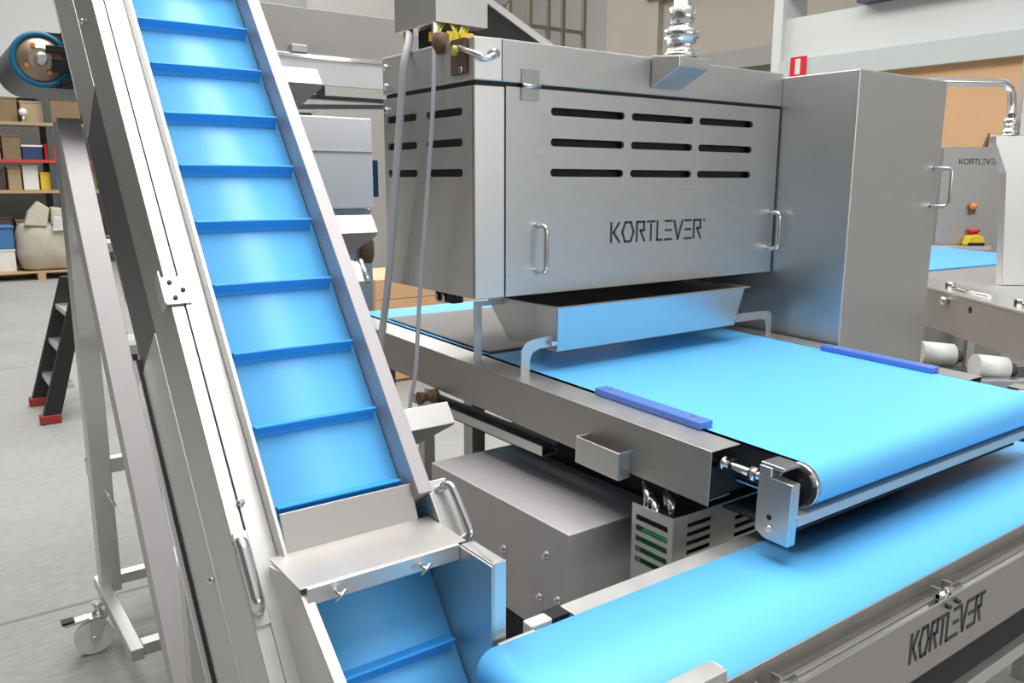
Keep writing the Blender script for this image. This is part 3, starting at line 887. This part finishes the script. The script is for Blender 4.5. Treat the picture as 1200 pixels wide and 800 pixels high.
# =================================================================== SLOTTED TERMINAL HOUSING
th_ = thing('terminal_housing', 'slotted dark steel terminal housing under the front end of wide conveyor', 'housing', (1.45, 1.2, 0))
pl2 = MB().box(1.275, 1.70, 1.150, 1.153, 0.72, 0.934)
ho = MB()
for z in (0.908, 0.887, 0.866, 0.845):
    ho.box(1.318, 1.395, 1.14, 1.16, z - 0.005, z + 0.005)
    ho.box(1.48, 1.60, 1.14, 1.16, z - 0.005, z + 0.005)
cut_plate('front_panel', pl2, ho, STEEL, th_)
pl3 = MB().box(1.272, 1.275, 1.150, 1.275, 0.72, 0.934)
ho = MB()
for z in (0.905, 0.880, 0.855, 0.830, 0.805):
    ho.box(1.26, 1.29, 1.165, 1.262, z - 0.008, z + 0.006)
cut_plate('left_panel', pl3, ho, STEEL, th_)
obj('terminal_strip', MB().box(1.285, 1.30, 1.17, 1.26, 0.76, 0.87), GREEN, th_, 0.003)
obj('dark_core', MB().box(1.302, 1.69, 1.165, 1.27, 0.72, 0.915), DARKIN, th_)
cn = MB()
for i, (x, y, z) in enumerate(((1.29, 1.22, 0.935), (1.32, 1.20, 0.942), (1.30, 1.255, 0.95), (1.345, 1.235, 0.93))):
    cn.tube(arc([(x, y, 0.905), (x, y, z), (x + 0.03, y + 0.04, z + 0.01)], 0.015), 0.009, 10)
obj('cable_connector', cn, POLISH, th_)
obj('post', MB().box(1.45, 1.52, 1.18, 1.25, 0, 0.72), STEEL, th_)

# cable duct beside the conveyor
dc = thing('cable_duct', 'narrow perforated grey cable duct under the long side of the wide conveyor', 'duct', (1.335, 2.0, 0))
du = MB()
du.box(1.312, 1.315, 1.66, 2.36, 0.925, 0.955); du.box(1.312, 1.365, 1.66, 2.36, 0.925, 0.928); du.box(1.358, 1.366, 1.66, 2.36, 0.925, 0.962)
dco = obj('channel', du, STEEL, dc)
sl = MB()
for i in range(33):
    sl.box(1.3165, 1.3575, 1.672 + i * 0.0205, 1.684 + i * 0.0205, 0.9505, 0.9515)
obj('perforated_lid', MB().box(1.3155, 1.3575, 1.66, 2.36, 0.945, 0.949), NAVY, dc)
obj('lid_slats', sl, DPANEL, dc)
obj('post', MB().box(1.32, 1.36, 2.30, 2.34, 0, 0.925), STEEL, dc)

# =================================================================== OVERHEAD TRANSVERSE CONVEYOR behind
oc = thing('overhead_conveyor', 'high transverse belt conveyor with teal roller end passing behind the cleated conveyor', 'conveyor', (1.3, 3.2, 0))
ox, oy, oz = 0.395, 3.0, 2.012
pr = []
for k in range(25):
    t = math.pi * 1.5 - math.pi * k / 24
    pr.append((ox + 0.082 * math.cos(t), oz + 0.082 * math.sin(t)))
pr += [(1.15, oz + 0.082), (1.15, oz - 0.082)]
n = len(pr)
mb = MB()
ring = lambda y: [(u, y, h) for u, h in pr]
mb.add(ring(oy) + ring(oy + 0.42), [(i, (i + 1) % n, n + (i + 1) % n, n + i) for i in range(n)], True)
mb.add(ring(oy + 0.42), [tuple(range(n))]); mb.add(ring(oy + 0.004), [tuple(range(n - 1, -1, -1))])
obj('belt', mb, DPANEL, oc)
tb = MB()
N_ = 32
for rr0, rr1, ya, yb in ((0.083, 0.068, oy - 0.006, oy + 0.03),):
    vs = []
    for k in range(N_):
        t = 2 * math.pi * k / N_
        for r_, y in ((rr0, ya), (rr0, yb), (rr1, yb), (rr1, ya)):
            vs.append((ox + r_ * math.cos(t), y, oz + r_ * math.sin(t)))
    fs = []
    for k in range(N_):
        a, b = 4 * k, 4 * ((k + 1) % N_)
        for j in range(4):
            fs.append((a + j, a + (j + 1) % 4, b + (j + 1) % 4, b + j))
    tb.add(vs, fs, True)
obj('belt_edge_ring', tb, TEAL, oc)['label'] = 'teal belt edge'
bf = obj('roller_face', MB().lathe((ox, oy - 0.003, oz), (0, -1, 0), [(-0.02, 0.067), (0, 0.067), (0.001, 0.060), (0.004, 0.058), (0.004, 0.036), (0.010, 0.034)], 28), BEARING, oc)
obj('shaft', MB().lathe((ox, oy - 0.012, oz), (0, -1, 0), [(0, 0.019), (0.02, 0.019), (0.022, 0.012), (0.03, 0.012)], 16), ALU, bf)
for a in (0.6, 2.0, 3.6, 5.2):
    obj('bolt', MB().cyl((ox + 0.044 * math.cos(a), oy - 0.006, oz + 0.044 * math.sin(a)), (ox + 0.044 * math.cos(a), oy - 0.014, oz + 0.044 * math.sin(a)), 0.007, 8), ORANGE, bf)
ya = MB()
ya.box(ox + 0.015, 0.64, oy - 0.026, oy - 0.014, oz + 0.020, oz + 0.042); ya.box(ox + 0.03, 0.64, oy - 0.024, oy - 0.012, oz - 0.035, oz + 0.005); ya.box(ox + 0.05, 0.64, oy - 0.022, oy - 0.010, oz - 0.08, oz - 0.055)
ya.box(ox + 0.06, 0.66, oy - 0.022, oy - 0.010, oz + 0.06, oz + 0.085)
obj('bearing_yoke', ya, BLACK, oc, 0.002)
g = MB()
g.box(0.62, 2.4, 2.985, 2.99, 2.10, 2.255); g.box(0.62, 2.4, 2.985, 3.02, 2.255, 2.260)
obj('side_guard', g, STEEL_SHADE, oc, 0.001)
obj('guard_rail', MB().box(0.62, 2.4, 2.965, 2.985, 2.083, 2.100), POLISH, oc, 0.002)
obj('guard_clip', MB().box(1.185, 1.245, 2.955, 2.985, 2.100, 2.128), STEEL, oc, 0.003)
obj('lower_side_plate', MB().box(0.62, 1.75, 2.97, 2.985, 1.995, 2.080), GREYM, oc, 0.001)
for x in (0.70, 1.10):
    obj('leg', MB().box(x - 0.02, x + 0.02, 3.36, 3.40, 0, 1.95), STEEL, oc, 0.002)
und = MB()
und.box(1.0, 1.60, 3.0, 3.04, 1.948, 1.962); und.box(1.30, 1.32, 2.99, 3.03, 1.955, 1.998); und.prism([(1.0, 2.96, 1.895), (1.60, 2.96, 1.925), (1.60, 2.96, 1.940), (1.0, 2.96, 1.912)], (0, 0.03, 0))
obj('guide_rod', und, DPANEL, oc)

# grey machine housing behind
gm = thing('feeder_machine', 'pale grey machine housing between the cleated conveyor and the hood, standing further back', 'machine', (1.5, 3.5, 0))
obj('upper_housing', MB().box(1.26, 1.69, 3.35, 3.80, 1.53, 1.915), GREYM, gm, 0.006)
obj('lower_housing', MB().box(1.28, 1.70, 3.40, 3.78, 0.95, 1.527), STEEL_V, gm, 0.004)
obj('seam_strip', MB().box(1.26, 1.69, 3.3465, 3.3505, 1.770, 1.774), STEEL, gm)
obj('side_latch', MB().box(1.69, 1.72, 3.36, 3.40, 1.58, 1.74), NAVY, gm, 0.003)
for x in (1.31, 1.67):
    obj('leg', MB().box(x - 0.03, x + 0.03, 3.48, 3.54, 0, 0.95), STEEL, gm)
vl = MB().lathe((1.66, 3.37, 1.36), (0, 0, 1), [(-0.07, 0.02), (-0.04, 0.03), (0.02, 0.03), (0.05, 0.018), (0.07, 0.018)], 14)
obj('dark_valve', vl, BROWNM, gm)

# wooden crate seen below the hood, beyond the belt
cr = thing('wooden_crate', 'plain orange brown wooden crate seen under the hood beyond the belt', 'crate', (3.3, 6.2, 0))
cb_ = MB()
for i in range(5):
    cb_.box(3.02, 4.6, 6.0, 6.03, 0.02 + i * 0.17, 0.186 + i * 0.17)
obj('front_boards', cb_, PLY, cr, 0.004)
obj('crate_body', MB().box(3.04, 4.58, 6.03, 6.9, 0, 0.86), PLY, cr)

# sloping chute behind the hood
ch = thing('sloping_chute', 'black sided sloping chute with pale edge on the hood top', 'chute', (1.62, 2.23, 2.017))
pts = [(1.435, 2.0175), (1.80, 2.0175), (1.683, 2.078), (1.472, 2.171), (1.435, 2.187)]
obj('chute_side', MB().prism([(x, 2.16, z) for x, z in pts], (0, 0.17, 0)), BLACK, ch)
obj('edge_strip', MB().prism([(1.435, 2.150, 2.188), (1.435, 2.150, 2.210), (1.862, 2.150, 2.0175), (1.805, 2.150, 2.0175)], (0, 0.19, 0)), STEEL_V, ch, 0.002)

# =================================================================== SECOND LINE (right background), turned about 37 degrees
DV, NV = Vector((0.602, 0.798, 0)), Vector((0.798, -0.602, 0))


def SL(p):
    """(along, across to the right, z) -> world"""
    return DV * p[0] + NV * p[1] + Vector((0, 0, p[2]))


s2 = thing('second_conveyor', 'steel framed belt conveyor standing right behind the tall cabinet', 'conveyor', SL((5.0, 2.6, 0)))
sp2 = MB(SL)
sp2.box(3.15, 5.35, 2.185, 2.20, 0.885, 1.085); sp2.box(3.15, 5.35, 2.20, 3.2, 0.90, 0.915)
obj('side_frame', sp2, STEEL_SHADE, s2, 0.002)
obj('top_rail', MB(SL).box(3.15, 5.35, 2.180, 2.42, 1.0855, 1.097), STEEL, s2, 0.002)
obj('top_plate', MB(SL).box(3.15, 5.85, 2.42, 3.9, 1.075, 1.090), STEEL_V, s2, 0.002)
obj('belt', MB(SL).prism([(5.25, 2.45, 1.092), (5.83, 3.36, 1.092), (6.62, 3.80, 1.092), (7.1, 3.62, 1.092), (7.1, 2.2, 1.092), (5.4, 2.2, 1.092)], (0, 0, 0.010)), BELT, s2, 0.003)
obj('far_rail', MB(SL).box(7.1, 7.16, 2.3, 3.95, 1.085, 1.125), STEEL, s2, 0.002)
obj('hole', MB(SL).cyl((4.05, 2.1845, 1.037), (4.05, 2.19, 1.037), 0.018, 16), BLACK, s2)
for a, b in ((4.38, 0), (3.75, 1)):
    k = MB(SL)
    k.tube([(a, 2.26, 1.105), (a - 0.35, 2.26, 1.105)], 0.010, 10); k.lathe((a + 0.02, 2.26, 1.11), (0, 0, 1), [(-0.02, 0.02), (0.02, 0.02), (0.024, 0.01)], 10)
    obj('clamp_rod', k, POLISH, s2)
    obj('clamp_knob', MB(SL).lathe((a + 0.03, 2.26, 1.095), (0, 0, 1), [(0, 0.022), (0.03, 0.024), (0.034, 0.012)], 12), BLACK, s2)
obj('side_knob', MB(SL).lathe((4.28, 2.185, 1.05), (0, -1, 0), [(0, 0.022), (0.03, 0.022), (0.034, 0.012)], 14), POLISH, s2)
for a, b in ((3.4, 2.3), (3.4, 3.1), (5.2, 2.3), (5.2, 3.1), (7.0, 2.4), (7.0, 3.8)):
    obj('leg', MB(SL).box(a - 0.03, a + 0.03, b - 0.03, b + 0.03, 0, 0.90 if a < 6 else 1.09), STEEL, s2)
obj('support_panel', MB(SL).box(5.4, 7.1, 2.25, 3.5, 0.95, 1.085), STEEL_V, s2)
# white rollers below its near end
rl = thing('roller_stand', 'stand with two white transport rollers behind the right corner of the wide belt', 'rollers', SL((3.15, 1.8, 0)))
for a, b0, b1, z in ((3.25, 1.570, 1.700, 0.985), (3.08, 1.700, 1.815, 0.968)):
    ro = obj('white_roller', MB(SL).cyl((a, b0, z), (a, b1, z - 0.012), 0.048, 28), WHITEP, rl)
    ro['label'] = 'white plastic roller'
    obj('roller_hub', MB(SL).lathe((a, b1, z - 0.012), (0, 1, 0), [(0, 0.038), (0.012, 0.038), (0.014, 0.026), (0.035, 0.026)], 16), DPANEL, ro)
    obj('hub_bolt', MB(SL).lathe((a - 0.005, b1 + 0.035, z - 0.012), (0, 1, 0), [(0, 0.012), (0.01, 0.008)], 10), POLISH, ro)
obj('carrier_bar', MB(SL).box(3.02, 3.36, 1.56, 2.12, 0.85, 0.905), DARKIN, rl)
obj('tan_spacer', MB(SL).cyl((3.04, 1.60, 0.927), (3.04, 1.69, 0.927), 0.022, 14), TAN, rl)
obj('end_bracket', MB(SL).box(2.98, 3.02, 1.60, 2.0, 0.86, 0.94), MILL, rl, 0.003)
obj('post', MB(SL).box(3.15, 3.21, 1.8, 1.86, 0, 0.85), STEEL, rl)

# second cabinet with faint lettering, e-stop and lamp
c2 = thing('distant_cabinet', 'far grey steel cabinet with faint lettering behind the second conveyor', 'cabinet', SL((7.45, 3.85, 0)))
obj('cabinet_body', MB(SL).box(7.2, 7.75, 3.52, 4.20, 0.05, 1.945), STEEL_SHADE, c2, 0.006)
obj('base_plinth', MB(SL).box(7.23, 7.72, 3.55, 4.17, 0, 0.05), DARKIN, c2)
obj('logo_lettering', lettering('KORTLEVER', SL((7.199, 3.655, 1.805)), NV, (0, 0, 1), -DV, 0.34, 0.040, 0.16), ENGRAVE, c2)['label'] = 'faint dark lettering'
obj('top_clip', MB(SL).prism([(7.22, 3.86, 1.945), (7.22, 3.90, 1.945), (7.22, 3.90, 2.06)], (0.03, 0, 0)), BROWNM, c2)
es = thing('emergency_stop', 'yellow emergency stop box with red button on the far cabinet front', 'button', SL((7.17, 3.80, 1.105)))
obj('yellow_base', MB(SL).prism([(7.10, 3.74, 1.128), (7.10, 3.90, 1.128), (7.10, 3.88, 1.20), (7.10, 3.82, 1.222), (7.10, 3.76, 1.20)], (0.098, 0, 0)), YEL, es, 0.01)
obj('black_foot', MB(SL).box(7.095, 7.195, 3.75, 3.89, 1.125, 1.150), BLACK, es, 0.004)
obj('red_button', MB(SL).lathe((7.15, 3.82, 1.215), (0, 0, 1), [(0, 0.03), (0.02, 0.03), (0.022, 0.045), (0.04, 0.045), (0.05, 0.03)], 16), RED, es)
il = thing('indicator_lamp', 'small orange indicator knob on the far cabinet front', 'lamp', SL((7.19, 3.80, 1.42)))
obj('lamp_lens', MB(SL).sphere((7.165, 3.80, 1.452), 0.032), ORANGE, il)
obj('lamp_socket', MB(SL).box(7.165, 7.199, 3.78, 3.82, 1.385, 1.425), BROWNM, il)

# tower with the steam pipe
tw = thing('steel_tower', 'plain tall steel column at the right edge of the view', 'column', SL((4.8, 2.75, 0)))
obj('column', MB(SL).prism([(4.6, 2.638, 1.092), (4.6, 3.0, 1.092), (4.6, 3.0, 1.90), (4.6, 2.515, 1.90), (4.6, 2.518, 1.86), (4.6, 2.592, 1.70)], (0.06, 0, 0)), STEEL, tw, 0.004)
obj('upper_column', MB(SL).box(4.61, 4.65, 2.645, 3.0, 1.90, 2.40), STEEL_V, tw, 0.003)
pp = thing('bent_pipe', 'bent shiny steel pipe running from behind the cabinet to the column', 'pipe', SL((4.55, 2.3, 0)))
obj('pipe_tube', MB(SL).tube(arc([(4.52, 2.05, 0), (4.52, 2.05, 2.168), (4.60, 2.575, 2.168), (4.62, 2.600, 2.00)], 0.085, 10), 0.023, 16), POLISH, pp)
obj('pipe_collar', MB(SL).lathe((4.625, 2.602, 1.901), (0, 0, 1), [(0, 0.038), (0.025, 0.038), (0.027, 0.028), (0.055, 0.028), (0.057, 0.036), (0.085, 0.036), (0.087, 0.026), (0.11, 0.026)], 16), POLISH, pp)

# =================================================================== SCAFFOLD RACK far behind the hood
scf = thing('steel_scaffold', 'dull brown steel scaffold frame far behind the hood', 'scaffold', (10.0, 12.3, 0))
for x in (9.15, 9.55, 10.38):
    obj('upright', MB().box(x - 0.035, x + 0.035, 12.0, 12.07, 0, 6.2), SCAFF, scf)
    obj('upright', MB().box(x - 0.035, x + 0.035, 12.6, 12.67, 0, 6.2), SCAFF, scf)
for z in (2.0, 4.30, 5.9):
    obj('ledger', MB().box(9.1, 10.42, 12.02, 12.06, z - 0.03, z + 0.03), SCAFF, scf)
obj('diagonal', MB().tube([(8.6, 12.03, 4.55), (9.15, 12.03, 5.2)], 0.025, 8), SCAFF, scf)
bx_ = MB().box(6.0, 9.0, 14.0, 14.2, 0, 7.0)
tag(obj('partition_panel', bx_, WALLG), 'large pale grey partition panel standing behind the scaffold', 'panel')
# =================================================================== STORAGE RACKS at the far left
rk = thing('pallet_rack', 'long dark storage rack with red beam against the far back wall', 'rack', (2.6, 18.9, 0))
for x in (0.2, 2.45, 4.7):
    for y in (18.45, 19.3):
        obj('upright', MB().box(x - 0.05, x + 0.05, y - 0.04, y + 0.04, 0, 3.3), RACKG, rk)
LEV = ((0.52, RACKG), (1.46, PWOOD), (2.03, RACKR), (2.72, CARTON2))
for z, mm in LEV:
    obj('beam', MB().box(0.2, 4.7, 18.40, 18.45, z - 0.06, z), mm, rk)
    obj('shelf_board', MB().box(0.2, 4.7, 18.45, 19.35, z - 0.03, z), PWOOD, rk)
goods = []


def box_good(x0, w, z, h, m, label, cat='box', y=18.55, d=0.5):
    o = thing(cat.replace(' ', '_'), label, cat, (x0 + w / 2, y + d / 2, z), 'goods on the far storage rack')
    obj('body', MB().box(x0, x0 + w, y, y + d, z, z + h), m, o, 0.01)
    obj('lid', MB().box(x0 - 0.01, x0 + w + 0.01, y - 0.01, y + d + 0.01, z + h, z + h + 0.035), m if m is not NAVY else WHITEP, o, 0.005)


ROWS = [
    (2.72, [(1.55, .42, .42, CARTON, 'dusty brown carton, leftmost on the top shelf of the far rack'), (2.02, .40, .36, CARTON2, 'tan carton second from left on the top shelf of the far rack'),
            (2.52, .52, .44, CARTON, 'wide brown carton on the top shelf left of the slanted frame'), (3.1, .5, .40, CARTON2, 'tan carton at the right end of the top shelf')]),
    (2.03, [(1.20, .42, .22, CARTON2, 'low tan carton at the left end of the red beam shelf'), (1.66, .30, .42, CARTON, 'tall brown carton on the red beam shelf'),
            (1.98, .34, .24, NAVY, 'navy box with white lid on the red beam shelf'), (2.36, .42, .26, RED, 'bright red crate on the red beam shelf'), (2.82, .45, .3, DARKBOX, 'dark box at the right end of the red beam shelf')]),
    (1.46, [(1.36, .26, .34, DARKBOX, 'dark brown box at the left of the third shelf'), (1.70, .22, .40, CARTON2, 'narrow tan carton below the navy box'), (1.95, .26, .44, WHITEP, 'white carton on the third shelf of the far rack'),
            (2.24, .18, .30, YEL, 'small yellow box on the third shelf'), (2.46, .3, .34, BLUEP, 'blue bin on the third shelf of the far rack'), (2.82, .4, .36, CARTON, 'brown carton at the right of the third shelf')]),
    (0.52, [(1.30, .38, .40, DARKBOX, 'dark box on the lowest shelf at the left'), (1.75, .45, .34, CARTON, 'brown carton on the lowest shelf behind the sack'), (2.3, .45, .40, DARKBOX, 'dark box on the lowest shelf behind the sack'), (2.82, .45, .42, CARTON, 'brown carton at the right of the lowest shelf')]),
]
for z, row in ROWS:
    for x0, w, h, m, lab in row:
        box_good(x0, w, z, h, m, lab)
wb = thing('white_ball', 'small white ball on a short stem at the front of the top rack shelf', 'ball', (2.05, 18.46, 2.72))
obj('ball', MB().sphere((2.05, 18.46, 2.90), 0.075), WHITEP, wb)
obj('stem', MB().cyl((2.05, 18.46, 2.72), (2.05, 18.46, 2.84), 0.03, 10), ALU, wb)

# pallet with sack, blue bin and white box in front of the rack
pal = thing('wooden_pallet', 'flat wooden pallet on the floor in front of the far rack', 'pallet', (1.75, 16.4, 0))
for i in range(7):
    obj('deck_board', MB().box(0.95 + 0, 2.65, 15.85 + i * 0.165, 15.98 + i * 0.165, 0.115, 0.14), PWOOD, pal)
for x in (0.96, 1.73, 2.52):
    obj('skid', MB().box(x, x + 0.12, 15.85, 16.97, 0, 0.115), PWOOD, pal)
sk_ = thing('bulk_sack', 'big beige bulk sack with open folded top on the pallet', 'sack', (1.98, 16.4, 0.14))
b = MB()
prof = [(0.0, 0.36), (0.05, 0.44), (0.30, 0.47), (0.60, 0.45), (0.72, 0.40), (0.78, 0.34)]
vs = []; fs = []
S = 24
for h, r_ in prof:
    for k in range(S):
        t = 2 * math.pi * k / S
        q = (abs(math.cos(t)) ** 4 + abs(math.sin(t)) ** 4) ** -0.25
        w = 1 + 0.04 * math.sin(5 * t + h * 6)
        vs.append((1.96 + r_ * q * w * math.cos(t), 16.4 + r_ * q * w * math.sin(t), 0.14 + h))
for i in range(len(prof) - 1):
    for k in range(S):
        fs.append((i * S + k, i * S + (k + 1) % S, (i + 1) * S + (k + 1) % S, (i + 1) * S + k))
fs.append(tuple(range(S - 1, -1, -1))); fs.append(tuple(range((len(prof) - 1) * S, len(prof) * S)))
b.add(vs, fs, True)
obj('sack_body', b, SACK, sk_)
fl_ = MB()
fl_.prism([(1.62, 16.0, 0.90), (1.95, 15.95, 0.88), (2.02, 16.0, 1.18), (1.86, 16.05, 1.30), (1.70, 16.05, 1.12)], (0.02, 0.35, 0))
fl_.prism([(2.02, 16.0, 0.90), (2.36, 16.0, 0.92), (2.30, 16.05, 1.16), (2.05, 16.05, 1.20)], (0.02, 0.35, 0))
obj('folded_top', fl_, SACK, sk_, 0.02)
obj('plastic_film', MB().prism([(2.02, 15.90, 0.80), (2.40, 15.90, 0.82), (2.36, 15.93, 0.95), (2.20, 15.93, 1.02), (2.06, 15.93, 1.06)], (0, 0.04, 0)), FILM, sk_, 0.01)
bb = thing('blue_bin', 'dark blue bin stacked on a white box left of the bulk sack', 'bin', (1.30, 16.4, 0.55))
obj('bin_body', MB().box(1.05, 1.46, 16.1, 16.6, 0.51, 0.86), BLUEP, bb, 0.02)
obj('bin_rim', MB().box(1.03, 1.48, 16.08, 16.62, 0.86, 0.90), BLUEP, bb, 0.01)
wbx = thing('white_box', 'white box on the pallet under the dark blue bin', 'box', (1.30, 16.4, 0.14))
obj('box_body', MB().box(1.05, 1.46, 16.1, 16.6, 0.14, 0.49), WHITEP, wbx, 0.01)
obj('box_lid', MB().box(1.04, 1.47, 16.09, 16.61, 0.485, 0.51), WHITEP, wbx, 0.005)

# =================================================================== STEP LADDER
ld_ = thing('step_ladder', 'black step ladder with red feet standing behind the slanted frame', 'ladder', (0.9, 6.6, 0))
for y, nm in ((6.29, 'a'), (6.87, 'b')):
    obj('rail', MB().prism([(0.625, y, 0.04), (0.735, y, 0.04), (0.985, y, 0.95), (0.895, y, 0.95)], (0, 0.07, 0)), BLACK, ld_, 0.004)
    obj('rear_leg', MB().prism([(1.40, y, 0.04), (1.47, y, 0.04), (1.02, y, 0.95), (0.96, y, 0.95)], (0, 0.05, 0)), BLACK, ld_, 0.004)
    for x in (0.68, 1.435):
        obj('red_foot', MB().box(x - 0.07, x + 0.06, y - 0.005, y + 0.075, 0, 0.065), FOOTR, ld_, 0.008)['label'] = 'red rubber foot'
for i in range(3):
    z = 0.24 + 0.25 * i; x = 0.68 + 0.30 * z / 1.12
    obj('step', MB().box(x - 0.04, x + 0.10, 6.35, 6.88, z - 0.02, z + 0.015), ALU, ld_, 0.004)
